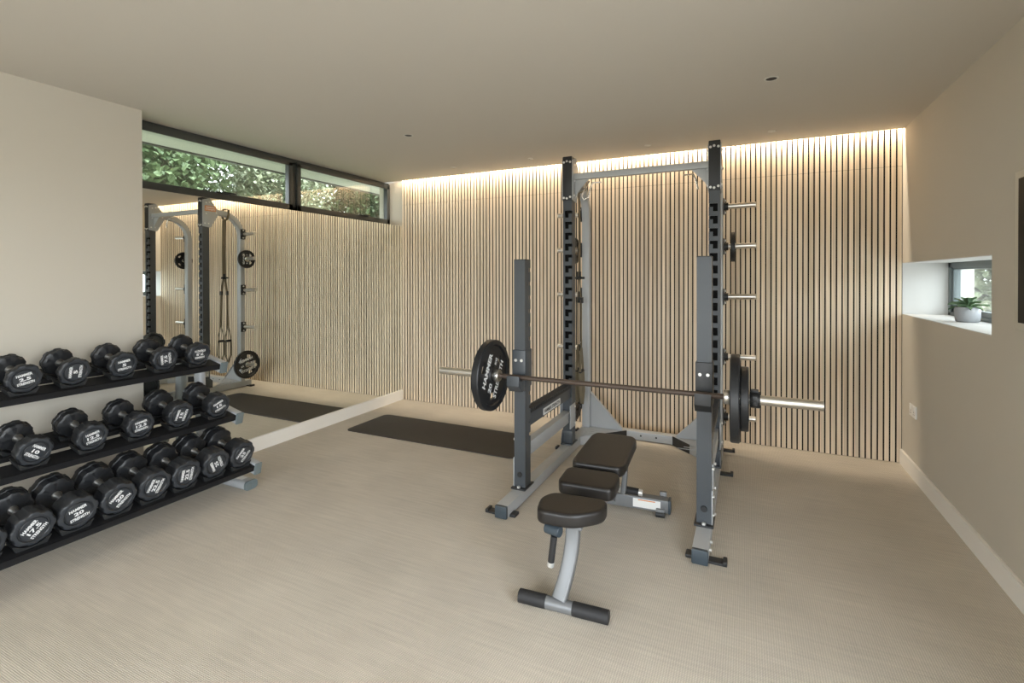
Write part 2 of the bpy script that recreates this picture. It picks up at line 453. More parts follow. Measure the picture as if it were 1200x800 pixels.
tree('tree', 'green tree at the far end of the right pane of the high window', (-6.9, 9.7, -.2), 3.4, crown(1.1, 3.1), 'leaf', .09, 8, n=8000)
for k, (y_, mt, lb_) in enumerate(((4.9, 'leaf3', 'dark tree standing furthest back behind the left pane of the high window'), (8.2, 'leaf', 'green tree standing furthest back behind the mullion of the high window'), (11.6, 'leaf2', 'pale tree standing furthest back behind the right pane of the high window'))):
    tree('tree', lb_, (-9.9, y_, -.2), 3.9, [((0,0,3.6),(1.3,1.6,1.4)), ((0,0,4.6),(1.2,1.5,1.0)), ((.2,.1,2.9),(1.2,1.5,.9))], mt, .13, 20+k, n=8000)
t = tree('hedge_bush', 'pale leafy bush outside the small niche window', (3.6, 8.6, -.2), 1.9,
     [((0,0,1.3),(1.1,1.0,.9)), ((-.9,.6,1.6),(1,1,.9)), ((.9,-.7,1.6),(1.1,1.1,1)), ((0,0,2.4),(1.4,1.3,.8))], 'leaf2', .13, 9, cat='bush', n=9000)
t['group'] = 'greenery outside the niche window'
tag(MB().box(1.55, 1.975, 6.2, 6.6, -.2, 2.6, bev=.01).build('garden_wall', 'render'), 'white rendered pier outside the small niche window', 'wall pier')

# ------------------------------------------------------------------ mirror, mat, sockets, spots, screen
mir = MB().box(XL-.007, XL, YN, YB-.018, .112, ZS-.002).build('wall_mirror', 'mirror')
tag(mir, 'large frameless mirror covering the left wall under the high window', 'mirror')
gm = MB().prism(rr(-3.372, -1.64, 3.487, 4.065, .055), .001, .009, bev=.002).build('floor_mat', 'mat')
tag(gm, 'long dark brown rubber mat lying on the carpet by the mirror', 'mat')

def socket(y, z):
    t = empty('wall_socket', (XR, y, z), 'white double socket low on the right wall below the niche', 'socket')
    MB().box(-.009, 0, -.073, .073, -.043, .043, bev=.003).build('faceplate', 'socket', t)
    for sy in (-.036, .036):
        m = MB(); m.box(-.012, -.008, sy-.008, sy+.008, .008, .03, bev=.001); m.build('rocker_switch', 'socket', t)
        m = MB(); m.box(-.0095, -.0085, sy-.003, sy+.003, -.006, .002); m.box(-.0095, -.0085, sy-.014, sy-.007, -.022, -.017); m.box(-.0095, -.0085, sy+.007, sy+.014, -.022, -.017)
        m.build('pin_holes', 'darker', t)
socket(4.385, .47)

def spot(x, y, lab, open_=True):
    t = empty('ceiling_spotlight', (x, y, H), lab, 'spotlight', 'recessed ceiling spotlights')
    r = .034 if open_ else .026
    MB().lathe([(r-.006, -.001), (r-.004, -.004), (r, -.004), (r+.004, -.001), (r+.004, 0)], seg=32, close=False).build('rim', 'rim', t)
    MB().lathe([(r-.005, -.0015), (r-.008, -.0008), (.0, -.0006)], seg=32, close=False).build('baffle', 'lamp' if open_ else 'rim', t)
spot(.123, 3.142, 'black-centred recessed spotlight in the ceiling in front of the tall right upright')
spot(-2.397, 3.165, 'black-centred recessed spotlight in the ceiling nearer the high window')
for x, n in ((.173, 'rightmost faint white spot'), (-.756, 'faint white spot above the pull-up bar,'), (-1.83, 'faint white spot left of the tall left upright'), (-2.68, 'leftmost faint white spot')):
    spot(x, 4.28, n + ' in the ceiling by the slatted wall', False)

t = empty('wall_screen', (XR, 2.2, 1.192), 'black wall-mounted screen with pale edge, cut off at the right border', 'screen')
MB().box(-.016, 0, -.69, .688, 0, .682, bev=.003).build('casing', 'bezel', t)
MB().box(-.0175, -.012, -.655, .653, .032, .650, bev=.001).build('display', 'screen', t)

# ------------------------------------------------------------------ potted succulent
t = empty('potted_succulent', (1.238, 3.99, NZ0+.0045), 'small succulent in a pale grey round pot on the niche sill', 'potted plant')
t.scale = (.79, .79, 1.0)
MB().lathe([(.001, 0), (.066, 0), (.073, .006), (.078, .03), (.0785, .085), (.077, .093), (.072, .093), (.070, .078), (.001, .078)], seg=40).build('pot', 'pot', t)
MB().lathe([(.070, .078), (.06, .083), (.03, .085), (0, .086)], seg=24, close=False).build('soil', 'soil', t)
m = MB(); rnd = random.Random(5)
for ring, (cnt, el, ln, z) in enumerate(((11, 8, .125, .085), (9, 24, .105, .090), (7, 42, .085, .096), (5, 62, .06, .10))):
    for k in range(cnt):
        a = 2*PI*(k+.5*(ring % 2))/cnt + rnd.uniform(-.15, .15)
        T = Matrix.Translation((0, 0, z)) @ Matrix.Rotation(a, 4, 'Z') @ Matrix.Rotation(-math.radians(el+rnd.uniform(-8, 8)), 4, 'Y')
        L_ = ln*rnd.uniform(.85, 1.15); wd = .022
        vs = []; fs = []; n = 7
        for i in range(n):
            u = i/(n-1); wv = wd*math.sin(PI*min(1, .12+u*.88))**.7*(.5+.9*u if u < .6 else 1.04-.0*u); x = L_*u
            wv = max(wv*(1 if u < .98 else .05), .001); zz = .010*math.sin(u*PI) - .01*u*u
            vs += [(x, -wv, zz+.006), (x, 0, zz-.004), (x, wv, zz+.006), (x, 0, zz+.004)]
        for i in range(n-1):
            b0 = i*4
            for q in range(4): fs.append((b0+q, b0+(q+1) % 4, b0+4+(q+1) % 4, b0+4+q))
        m.add(vs, fs, T, smooth=True)
m.build('leaves', 'succ', t)

# ------------------------------------------------------------------ power rack
class Bolts:
    def __init__(s): s.l = []
    def cyl(s, *a, **k): s.l.append((a, k)); return s
RX = -.755; RO = Vector((RX, 2.6, 0))
rack = empty('squat_rack', RO, 'tall charcoal and silver squat rack with bar catches standing on the carpet', 'squat rack')
OFF = -RO
def rp(name, mb, mat, parent=None):
    if isinstance(mb, Bolts):
        for a, k in mb.l: MB().cyl(*a, **k).build(name, mat, parent or rack, OFF)
        return
    return mb.build(name, mat, parent or rack, OFF)
LX0, LX1 = -1.345, -1.269; TX0, TX1 = -.247, -.171
YU, YUB = 3.80, 3.885        # tall uprights
YS, YSB = 2.868, 2.955       # short uprights
YP, YPB = 4.285, 4.372       # rear posts
TZ = .076
SP = .0885
def upright(x0, x1, y0, y1, z0, z1, inner, front, zfirst, nslot, mat='dark'):
    """square tube with L-shaped keyhole slots that open at the inner edge of the front (or rear) face"""
    m = MB(); d = .024
    ya, yb = (y0, y0+d) if front else (y1-d, y1)        # slotted layer
    ys, ye = (y0+d, y1) if front else (y0, y1-d)
    w = x1-x0
    X = (lambda f: x1 - f*w) if inner > 0 else (lambda f: x0 + f*w)   # f=0 at the inner edge, 1 outer
    def bx(f0, f1, za, zb, yA, yB, mt=None):
        a, b = sorted((X(f0), X(f1))); m.box(a, b, yA, yB, za, zb, mat=mt)
    m.slots.append(mat)
    def go(*a): bx(*a)
    bx(.34, 1, z0, z1, ys, ye, mat)                        # solid body behind
    # inner rear body with the same mouths is kept whole but darker lining behind mouths
    bx(0, .34, z0, z1, ys, ye, mat)
    slots = [zfirst - k*SP for k in range(nslot)]
    ztop = z1
    hw = .013
    for zc in slots:
        a = zc + hw + .008                                  # top of the mouth
        bx(0, 1, a, ztop, ya, yb, mat)
        mouth0, mouth1 = zc - .004, a
        bx(.78, 1, mouth0, mouth1, ya, yb, mat)             # outer web beside mouth
        drop = zc - .036
        bx(.78, 1, drop, mouth0, ya, yb, mat)
        bx(0, .36, drop, mouth0, ya, yb, mat)               # inner web beside the drop
        ztop = drop
        lay = (ya+.009, ys) if front else (ye, yb-.009)
        bx(.10, .78, drop, a, lay[0], lay[1], 'slot')       # dark lining
    bx(0, 1, z0, ztop, ya, yb, mat)
    return m
rp('tall_upright', upright(LX0, LX1, YU, YUB, TZ+.01, 2.385, 1, True, 1.937, 16), 'dark')
rp('tall_upright', upright(TX0, TX1, YU, YUB, TZ+.01, 2.385, -1, True, 1.925, 16), 'dark')
rp('short_upright', upright(LX0, LX1, YS, YSB, TZ+.01, 1.53, 1, False, 1.46, 13), 'dark')
rp('short_upright', upright(TX0, TX1, YS, YSB, TZ+.01, 1.53, -1, False, 1.46, 13), 'dark')
for x0, x1 in ((LX0, LX1), (TX0, TX1)):
    side = -1 if x0 < -1 else 1; xo = x0 if side < 0 else x1; xi = x1 if side < 0 else x0
    # floor tube and its plastic cap
    rp('base_tube', MB().box(x0, x1, 2.612, YPB+.075, .004, TZ, bev=.006), 'silver')
    rp('end_cap', MB().box(x0-.001, x1+.001, 2.592, 2.616, .003, TZ+.001, bev=.008), 'cap')
    # feet of the uprights
    rp('foot_plate', MB().box(x0-.012, x1+.012, YS-.03, YSB+.03, TZ, TZ+.01, bev=.002), 'darker')
    rp('foot_plate', MB().prism([(YU-.035, TZ), (YUB+.03, TZ), (YUB+.03, .16), (YUB, .185), (YU-.005, .185), (YU-.035, .12)], xo-.006*(side < 0), xo+.006*(side > 0), 'x').box(x0-.004, x1+.004, YU-.008, YU-.001, TZ+.01, .185, bev=.002).box(x0-.01, x1+.01, YU-.035, YUB+.03, TZ, TZ+.009, bev=.002), 'dark')
    # outward floor brackets with rubber pads
    for yb in (2.66, 3.87, 4.40):
        a, b = (x0-.085, x0+.02) if side < 0 else (x1-.02, x1+.085)
        br = rp('floor_bracket', MB().box(a, b, yb-.028, yb+.028, 0, .012, bev=.003).box(a if side < 0 else b-.02, a+.02 if side < 0 else b, yb-.03, yb+.03, 0, .024, bev=.006), 'darker')
    a, b = (x1-.01, x1+.035) if side < 0 else (x0-.035, x0+.01)
    rp('floor_bracket', MB().box(a, b, 2.64, 2.70, 0, .018, bev=.006), 'darker')
    # mid brace and its end plates
    rp('lower_brace', MB().box(x0+.010, x1-.008, YSB, YU, .262, .348, bev=.006), 'silver')
    for yy0, yy1 in ((YSB-.055, YSB+.06), (YU-.06, YU+.07)):
        xa = xi + (-.0 if side < 0 else -.007)
        if yy0 > 3.5: rp('brace_plate', MB().box(xa, xa+.007, yy0, yy1, .215, .40, bev=.002), 'silver')
        xa = xo + (-.007 if side < 0 else 0)
        rp('brace_plate', MB().box(xa, xa+.007, yy0, yy1, .215, .40, bev=.002), 'silver')
        if 1:
            bl = Bolts()
            for yy in (yy1-.025,):
                for zz in (.24, .375):
                    bl.cyl((xo, yy, zz), (xo+side*.017, yy, zz), .009, seg=12)
                    if yy0 > 3.5: bl.cyl((xi-side*.006, yy, zz), (xi-side*.015, yy, zz), .008, seg=12)
            rp('bolt', bl, 'bolt')
    # safety arm (saw-tooth top strip)
    arm = rp('safety_arm', MB().box(x0+.012, x1-.010, YSB+.002, YU-.002, .452, .54, bev=.004), 'dark')
    st = MB()
    for k in range(27):
        yy = YSB+.02 + k*.0305
        if yy + .02 < YU: st.box(x0+.004, x1-.004, yy, yy+.017, .54, .560, bev=.003)
    st.box(x0+.002, x1-.002, YSB+.002, YU-.002, .534, .543)
    rp('rubber_strip', st, 'bar' if 0 else 'rubber', arm)
    # label with lettering on the inner face
    xs = x1-.010+.001 if side < 0 else x0+.010-.001
    lab = rp('arm_label', MB().box(min(xs, xs+.001*1), max(xs, xs+.001), 3.20, 3.545, .462, .508), 'label', arm)
    V, F = text_verts([('HAMMER STRENGTH', .026, .31, 0, 0)])
    sgn = 1 if side < 0 else -1
    T = Matrix(((0,0,sgn,0),(sgn,0,0,0),(0,1,0,0),(0,0,0,1)))
    T.translation = Vector((xs + (.0018 if side < 0 else -.0012), 3.372, .485))
    rp('lettering', MB().add(V, F, T), 'darker', arm)
    # top gusset plates
    gp = [(YU-.002, 2.045), (3.90, 2.03), (3.985, 2.18), (3.985, 2.262), (3.885, 2.392), (YU-.002, 2.362)]
    for xx, inn in ((xo, 0), (xi, 1)):
        dx = (side if not inn else -side)*.007
        g_ = rp('top_gusset', MB().prism(gp, min(xx, xx+dx), max(xx, xx+dx), 'x', bev=.002), 'silver')
        bl = Bolts()
        for yy, zz in ((3.825, 2.08), (3.87, 2.08), (3.84, 2.20), (3.84, 2.33), (3.965, 2.22), (3.88, 2.34)):
            bl.cyl((xx+dx, yy, zz), (xx+dx+math.copysign(.008, dx), yy, zz), .009, seg=12)
        rp('bolt', bl, 'bolt', g_)
        if not inn:
            V, F = text_verts([('HAMMER', .018, .12, 0, .013), ('STRENGTH', .018, .12, 0, -.013)])
            T = Matrix(((0,0,side,0),(side,0,0,0),(0,1,0,0),(0,0,0,1)))
            T.translation = Vector((xx+dx+side*.0015, 3.895, 2.265))
            x_ = xx+dx
            rp('logo_panel', MB().box(min(x_, x_+side*.001), max(x_, x_+side*.001), 3.825, 3.965, 2.232, 2.298), 'orange', g_)
            rp('lettering', MB().add(V, F, T), 'letter', g_)
    # dark head cover with bolts on the front of the tall upright
    rp('head_cover', MB().box(x0-.001, x1+.001, YU-.006, YU, 2.035, 2.388, bev=.002), 'darker')
    bl = Bolts()
    for xx, zz in ((x0+.012, 2.345), (x0+.036, 2.352), (x1-.012, 2.345), (x0+.012, 2.06), (x0+.036, 2.055), (x1-.012, 2.065)):
        bl.cyl((xx, YU-.006, zz), (xx, YU-.014, zz), .009, seg=12)
    rp('bolt', bl, 'bolt')
    rp('tube_cap', MB().box(x0, x1, YU-.004, YUB, 2.383, 2.392, bev=.003), 'darker')
    rp('tube_cap', MB().box(x0-.001, x1+.001, YS, YSB, 1.528, 1.536, bev=.003), 'darker')
    # curved rear post
    xc = (x0+x1)/2; path = [(xc, 3.965, 2.228), (xc, 4.02, 2.228), (xc, 4.06, 2.228)]
    R = .27; cy, cz = 4.328-R, 2.228-R
    for k in range(13):
        a = PI/2*(1-k/12); path.append((xc, cy+R*math.cos(a), cz+R*math.sin(a)))
    path += [(xc, 4.328, z) for z in (1.8, 1.2, .6, TZ)]
    rp('rear_post', MB().sweep(path, x1-x0-.004, .066, (1,0,0), sq=7), 'silver')
    # bolts down the outer side of the short upright foot, round plug
    bl = Bolts()
    for zz in (.13, .23, .38):
        bl.cyl((xo, YS+.02, zz), (xo+side*.012, YS+.02, zz), .008, seg=12)
        bl.cyl((xo, YSB-.015, zz-.02), (xo+side*.012, YSB-.015, zz-.02), .008, seg=12)
    if side > 0:
        for yy in (2.68, 2.76, 3.1):
            bl.cyl((xo, yy, .045), (xo+side*.012, yy, .045), .008, seg=12)
    rp('bolt', bl, 'bolt')
    rp('side_plate', MB().box(min(xo, xo+side*.006), max(xo, xo+side*.006), YS-.004, YS+.04, .07, .27, bev=.002), 'silver')
    rp('plug', MB().cyl((xc, YS+.001, .165), (xc, YS-.008, .165), .017, seg=20), 'rubber')
    rp('bolt', MB().cyl((xc, YS-.018, TZ+.008), (xc, YS-.018, TZ+.022), .011, seg=6), 'bolt')
    # storage pegs
    for zz in (1.985, 1.665, 1.262, .782, .300):
        pg = MB().cyl((xo+side*.012, 4.328, zz), (xo+side*.235, 4.328, zz+.004), .0215, seg=24)
        p_ = rp('storage_peg', pg, 'steel')
        rp('peg_flange', MB().box(min(xo, xo+side*.008), max(xo, xo+side*.008), 4.295, 4.362, zz-.065, zz+.065, bev=.002)
           .cyl((xo+side*.006, 4.328, zz), (xo+side*.036, 4.328, zz), .031, seg=24), 'darker', p_)
        bl = Bolts()
        for dz in (-.048, .048): bl.cyl((xo+side*.007, 4.328, zz+dz), (xo+side*.018, 4.328, zz+dz), .009, seg=12)
        rp('bolt', bl, 'bolt', p_)
    # corner step plate and diagonal front
    A = (xi, 4.02); B = (xi - side*.315, 4.352); C_ = (xi, 4.352)
    rp('corner_step', MB().prism([A, B, C_] if side < 0 else [A, C_, B], TZ-.006, TZ+.002, 'z'), 'silver')
    tr = MB()
    for k in range(1, 7):
        u = k/7; tr.box(0, .31*(1-u)*.92, -.004, .004, 0, .003, T=Matrix.Translation((xi, 4.02+u*.33, TZ+.002)) @ (Matrix.Identity(4) if side < 0 else Matrix.Rotation(PI, 4, 'Z')))
    rp('tread_ribs', tr, 'silver')
    dv = Vector((B[0]-A[0], B[1]-A[1], 0)); L_ = dv.length; ang = math.atan2(dv.y, dv.x)
    Td = Matrix.Translation((A[0], A[1], 0)) @ Matrix.Rotation(ang, 4, 'Z')
    rp('step_front', MB().box(0, L_*.52, -.004, .004, .004, TZ, T=Td), 'silver')
    rp('step_front', MB().box(L_*.52, L_, -.005, .005, .003, TZ+.001, T=Td), 'darker')
    # triangular gusset at the foot of the rear post
    G = [(xi, TZ), (xi - side*.285, TZ), (xi - side*.285, TZ+.012), (xi, .385)]
    rp('rear_gusset', MB().prism(G, 4.330, 4.337, 'y').prism([(xi, .385), (xi-side*.285, .088), (xi-side*.285, .095), (xi, .393)], 4.315, 4.350, 'y'), 'silver')
    # crossbar end brackets
    cg = [(xi, 2.262), (xi-side*.12, 2.262), (xi-side*.12, 2.205), (xi-side*.03, 2.11), (xi, 2.04)]
    rp('bar_bracket', MB().prism(cg, 3.858, 3.866, 'y'), 'silver')
    hk = [Vector((xi-side*.115, 3.90, 2.20)), Vector((xi-side*.07, 3.93, 2.15)), Vector((xi-side*.035, 3.95, 2.09)), Vector((xi-side*.05, 3.96, 2.06)), Vector((xi-side*.085, 3.97, 2.08)), Vector((xi-side*.10, 3.97, 2.15)), Vector((xi-side*.12, 3.98, 2.20)), Vector((xi-side*.19, 3.99, 2.20))]
    if side > 0: hk = hk[4:]
    rp('chain_hook', MB().sweep(hk, .013, .013, (0,1,0), sq=2), 'chrome')
    # bar catch sleeve
    j = rp('bar_catch', MB().box(x0-.006, x1+.006, YS-.012, YSB+.012, .722, .960, bev=.005)
           .prism([(YS-.012, .706), (YS-.060, .706), (YS-.104, .748), (YS-.104, .810), (YS-.088, .80), (YS-.080, .775), (YS-.03, .775), (YS-.012, .79)], x0-.004, x1+.004, 'x', bev=.002)
           .prism([(YSB+.01, .95), (YSB+.085, .868), (YSB+.090, .842), (YSB+.06, .835), (YSB+.01, .85)], xc-.012, xc+.012, 'x', bev=.002), 'darker' if side > 0 else 'dark')
    bl = Bolts()
    for xx in (x0+.018, x1-.018): bl.cyl((xx, YS-.012, .895), (xx, YS-.020, .895), .0095, seg=16)
    for xx in (x0+.018, x1-.018): bl.cyl((xx, YS-.088, .80), (xx, YS-.088, .803), .006, seg=12)
    rp('bolt', bl, 'bolt', j)
    rp('lock_lever', MB().sweep([(xc, YSB+.012, .925), (xc, YSB+.05, .89), (xc, YSB+.085, .845), (xc, YSB+.075, .828), (xc, YSB+.03, .835)], .014, .012, (1,0,0), sq=2), 'rubber', j)
# crossbar, rear cross tube
rp('pull_up_bar', MB().box(LX1, TX0, 3.83, 3.88, 2.208, 2.258, bev=.006), 'silver')
rp('rear_cross_tube', MB().box(LX1, TX0, 4.352, 4.425, .006, TZ, bev=.005), 'silver')
bl = Bolts()
for x in (-1.2, -.83, -.70, -.35): bl.cyl((x, 4.353, .045), (x, 4.350, .045), .008, seg=12)
rp('bolt_hole', bl, 'rubber')

# ------------------------------------------------------------------ weight plates
def boolean(o, cutters):
    bpy.context.view_layer.update()
    for c in cutters:
        md = o.modifiers.new('b', 'BOOLEAN'); md.operation = 'DIFFERENCE'; md.object = c; md.solver = 'EXACT'
    bpy.context.view_layer.update()
    me = bpy.data.meshes.new_from_object(o.evaluated_get(bpy.context.evaluated_depsgraph_get()))
    o.modifiers.clear(); old = o.data; o.data = me; me.name = o.name
    for c in cutters: bpy.data.objects.remove(c)
    try: me.set_sharp_from_angle(angle=math.radians(35))
    except Exception: pass
def plate(r, th, kg, x, y, z, label, face, name='weight_plate', rot=0, slots=5, group=None, marks=True):
    """disc with its axis along X; face=+1: lettered side looks to +X"""
    t = empty(name, (x, y, z-r), label, 'weight plate', group)
    Tb = Matrix.Translation((0, 0, r)) @ Matrix.Rotation(PI/2, 4, 'Y')
    h = th/2; ri = r*.86; d = th*.28; rh = max(.042, r*.24)
    prof = [(.0255, -h*.9), (rh, -h*.9), (rh+.006, -h+d), (ri-.008, -h+d), (ri, -h), (r-.004, -h), (r, -h+.005), (r, h-.005), (r-.004, h), (ri, h), (ri-.008, h-d), (rh+.006, h-d), (rh, h*.9), (.0255, h*.9), (.0255, -h*.9)]
    d_ = MB().lathe(prof, Tb, seg=64, close=False).build('disc', 'ureth', t)
    cs = []
    rm = (rh+ri)/2*1.06; wv = (ri-rh)*(.15 if slots == 3 else .2)
    for k in range(slots):
        a = rot + 2*PI*(k+.5)/slots
        pts = round_poly([(rm-wv, -rm*.22), (rm+wv, -rm*.34), (rm+wv, rm*.34), (rm-wv, rm*.22)], .012, 3)
        c = MB().prism(pts, -h*2, h*2, 'z', T=Tb @ Matrix.Rotation(a, 4, 'Z')).build('c', 'ureth'); c.location = t.location
        cs.append(c)
    bpy.context.view_layer.update()
    boolean(d_, cs)
    MB().lathe([(.0255, -h*.95), (.034, -h*.95), (.034, h*.95), (.0255, h*.95), (.0255, -h*.95)], Tb, seg=32, close=False).build('steel_hub', 'chrome', t)
    s = r/.225
    if marks:
        V, F = text_verts([('HAMMER', .044*s, .23*s, 0, .083*s), (kg, .042*s, .065*s, -.088*s, .0), ('KG', .028*s, .045*s, .092*s, 0), ('STRENGTH', .044*s, .25*s, 0, -.083*s)])
        Tt = Matrix(((0,0,face,0),(face,0,0,0),(0,1,0,0),(0,0,0,1)))
        A = Matrix.Translation((face*(h-d+.0012), 0, r)) @ Tt @ Matrix.Rotation(rot, 4, 'Z')
        MB().add(V, F, A).build('lettering', 'letter', t)
    return t
YBAR, ZBAR = 2.808, .797
BX0 = -1.863
plate(.225, .046, '20', -1.478, YBAR, ZBAR, 'large black weight plate on the left end of the barbell, lettered 20', 1, rot=math.radians(62), slots=3)
plate(.225, .044, '20', -.053, YBAR, ZBAR, 'largest black weight plate on the right end of the barbell', -1, rot=.4)
plate(.163, .040, '10', -.010, YBAR, ZBAR, 'smaller black plate outside the largest one on the barbell right end', -1, rot=.2)
for side, X0 in ((-1, LX0), (1, TX1)):
    nm = 'left' if side < 0 else 'right'
    plate(.118, .03, '5', X0+side*.072, 4.328, 1.665-.004, 'small black plate on the second peg from the top of the %s rear post' % nm, side, rot=PI/2, slots=4)
    plate(.18, .034, '15', X0+side*.072, 4.328, .300-.004, 'medium black plate on the lowest peg of the %s rear post' % nm, side, rot=-.25, slots=5)

# ------------------------------------------------------------------ barbell
bb = empty('barbell', (BX0+1.1, YBAR, ZBAR-.025), 'long steel barbell resting in the rack bar catches', 'barbell')
z0 = .025
MB().cyl((-.655, 0, z0), (.655, 0, z0), .0145, seg=24).build('shaft', 'bar', bb)
for sd in (-1, 1):
    MB().lathe([(.0, 0), (.0225, 0), (.0248, .002), (.0248, .41), (.0225, .412), (0, .412)], Matrix.Translation((sd*.688, 0, z0)) @ Matrix.Rotation(sd*PI/2, 4, 'Y'), seg=32).build('sleeve', 'steel', bb)
    MB().lathe([(.02, 0), (.035, 0), (.037, .003), (.037, .03), (.035, .033), (.02, .033)], Matrix.Translation((sd*.655, 0, z0)) @ Matrix.Rotation(sd*PI/2, 4, 'Y'), seg=32).build('inner_collar', 'steel', bb)
cc = empty('barbell_collar', (.037, YBAR, ZBAR-.042), 'black locking collar outside the plates on the barbell right end', 'collar')
MB().lathe([(.026, -.024), (.040, -.024), (.042, -.020), (.042, .020), (.040, .024), (.026, .024), (.026, -.024)], Matrix.Translation((0, 0, .042)) @ Matrix.Rotation(PI/2, 4, 'Y'), seg=28, close=False).build('ring', 'rubber', cc)
MB().box(-.018, .018, -.02, .012, .080, .094, bev=.004).build('latch', 'darker', cc)
MB().box(-.012, .012, -.052, -.038, .02, .07, bev=.003).cyl((0, -.045, .04), (0, -.057, .04), .008, seg=12).build('pin', 'darker', cc)

# ------------------------------------------------------------------ suspension trainer
st = empty('suspension_trainer', (-1.307, 4.10, .30), 'tan and black suspension straps with handles hanging from the rack left curved post', 'suspension trainer')
zz = lambda z: z-.30
m = MB()
m.sweep([(.0, 0, zz(2.145)), (.005, 0, zz(1.95)), (.008, 0, zz(1.7)), (.004, 0, zz(1.43))], .050, .006, (0,1,0), sq=6)
m.build('anchor_strap', 'webbing', st)
loop = [(.055*math.cos(a), 0, zz(2.228)+.038*math.sin(a)) for a in [2*PI*k/16 for k in range(16)]]
MB().sweep([(.0,.02, zz(2.145)), (.055,.02, zz(2.17)), (.062,.02, zz(2.22)), (.058,.02, zz(2.275)), (0,.02, zz(2.290)), (-.058,.02, zz(2.275)), (-.062,.02, zz(2.22)), (-.038,.02, zz(2.17))], .03, .005, (0,1,0), sq=6, closed=True).build('anchor_loop', 'webbing', st)
MB().box(-.018, .018, -.012, .012, zz(1.40), zz(1.47), bev=.004).cyl((.0, -.038, zz(1.42)), (.0, .055, zz(1.42)), .010, seg=14).cyl((-.034, 0, zz(1.415)), (.05, 0, zz(1.415)), .010, seg=14).build('buckle', 'rubber', st)
for dx, dy in ((.028, -.02), (-.018, .025)):
    MB().sweep([(dx*.3, dy*.3, zz(1.41)), (dx, dy, zz(1.2)), (dx, dy*1.2, zz(.95)), (dx*1.1, dy*1.3, zz(.80))], .028, .004, (0,1,0), sq=6).build('strap', 'webbing', st)
    MB().box(dx-.016, dx+.016, dy-.012, dy+.012, zz(1.20), zz(1.25), bev=.004).build('cam_buckle', 'rubber', st)
    p = [(dx*1.1, dy*1.3, zz(.82)), (dx*1.1, dy*1.3-.034, zz(.68)), (dx*1.1, dy*1.3-.038, zz(.62)), (dx*1.1, dy*1.3+.038, zz(.62)), (dx*1.1, dy*1.3+.034, zz(.68))]
    MB().sweep(p, .02, .004, (1,0,0), sq=4, closed=True).build('handle_loop', 'webbing', st)
    MB().cyl((dx*1.1, dy*1.3-.038, zz(.62)), (dx*1.1, dy*1.3+.038, zz(.62)), .015, seg=16).build('foam_handle', 'grip', st)
    MB().sweep([(dx*1.1, dy*1.3-.034, zz(.62)), (dx*1.3, dy*1.3-.04, zz(.45)), (dx*1.3, dy*1.3, zz(.34)), (dx*1.3, dy*1.3+.04, zz(.45)), (dx*1.1, dy*1.3+.034, zz(.62))], .03, .004, (1,0,0), sq=6).build('foot_cradle', 'webbing', st)

# ------------------------------------------------------------------ bench
bn = empty('adjustable_bench', (-.70, 2.0, 0), 'adjustable bench with three black vinyl pads in front of the rack', 'bench', rot=(0, 0, math.radians(3.5)))
def pad(name, pts, z0, z1, r, bev=.018):
    P = round_poly(pts, r)
    o = MB().prism(P, z0, z1, 'z', bev=bev, seg=4).build(name, 'vinyl', bn, autosmooth=False)
    for f in o.data.polygons: f.use_smooth = True
    try: o.data.set_sharp_from_angle(angle=math.radians(60))
    except Exception: pass
    return o
pad('seat_pad', [(-.138, .015), (.030, .018), (.146, .118), (.142, .232), (-.120, .225), (-.160, .15)], .338, .402, .05)
pad('middle_pad', [(-.120, .338), (.128, .338), (.146, .380), (.146, .520), (.125, .562), (-.12, .562), (-.142, .53), (-.142, .375)], .338, .402, .04)
pad('back_pad', [(-.128, .602), (.128, .602), (.150, .66), (.150, 1.11), (.120, 1.168), (-.115, 1.168), (-.136, 1.10), (-.140, .66)], .352, .412, .04)
MB().box(-.06, .06, .05, .20, .326, .339, bev=.003).build('seat_bracket', 'silver_bench', bn)
MB().box(-.10, .10, .36, .54, .326, .339, bev=.003).box(-.10, .10, .64, 1.1, .34, .353, bev=.003).build('pad_bracket', 'silver_bench', bn)
# curved front post
path = []
for k in range(15):
    u = k/14; z = .05 + u*.285
    path.append((-.022+.050*(1-(1-u)**1.8)-.014*u, -.012 + .095*(1-(1-u)**1.7), z))
MB().sweep(path, .062, .05, (1,0,0), sq=5).build('front_post', 'silver_bench', bn)
MB().cyl((-.202, -.016, .028), (-.078, -.016, .028), .028, seg=28).build('foot_grip', 'grip', bn)
MB().cyl((.038, -.016, .028), (.190, -.016, .028), .028, seg=28).build('foot_grip', 'grip', bn)
MB().cyl((-.085, -.016, .028), (.045, -.016, .028), .0265, seg=28).build('front_foot', 'silver_bench', bn)
# main beam under the pads
MB().sweep([(.0, .10, .315), (.0, .30, .300), (.01, .55, .240), (.01, .80, .165), (.01, 1.05, .09)], .05, .06, (1,0,0), sq=6).build('main_beam', 'silver_bench', bn)
MB().sweep([(.055, .50, .325), (.06, .62, .27), (.055, .78, .18), (.05, .90, .12)], .012, .045, (1,0,0), sq=6).sweep([(-.04, .50, .325), (-.045, .62, .27), (-.04, .78, .18), (-.035, .90, .12)], .012, .045, (1,0,0), sq=6).build('support_link', 'silver_bench', bn)
MB().sweep([(.10, .98, .34), (.10, .97, .24), (.09, .96, .13)], .03, .045, (1,0,0), sq=6).build('back_strut', 'silver_bench', bn)
m = MB(); m.box(-.235, .345, 1.01, 1.075, .022, .098, bev=.008); rf = m.build('rear_foot', 'silver_bench', bn)
for a, b in ((-.250, -.233), (.343, .358)):
    MB().box(a, b, 1.008, 1.077, .02, .10, bev=.006).build('end_cap', 'cap', rf)
lb = MB().box(.14, .30, 1.0085, 1.0100, .036, .088).build('warning_label', 'label', rf)
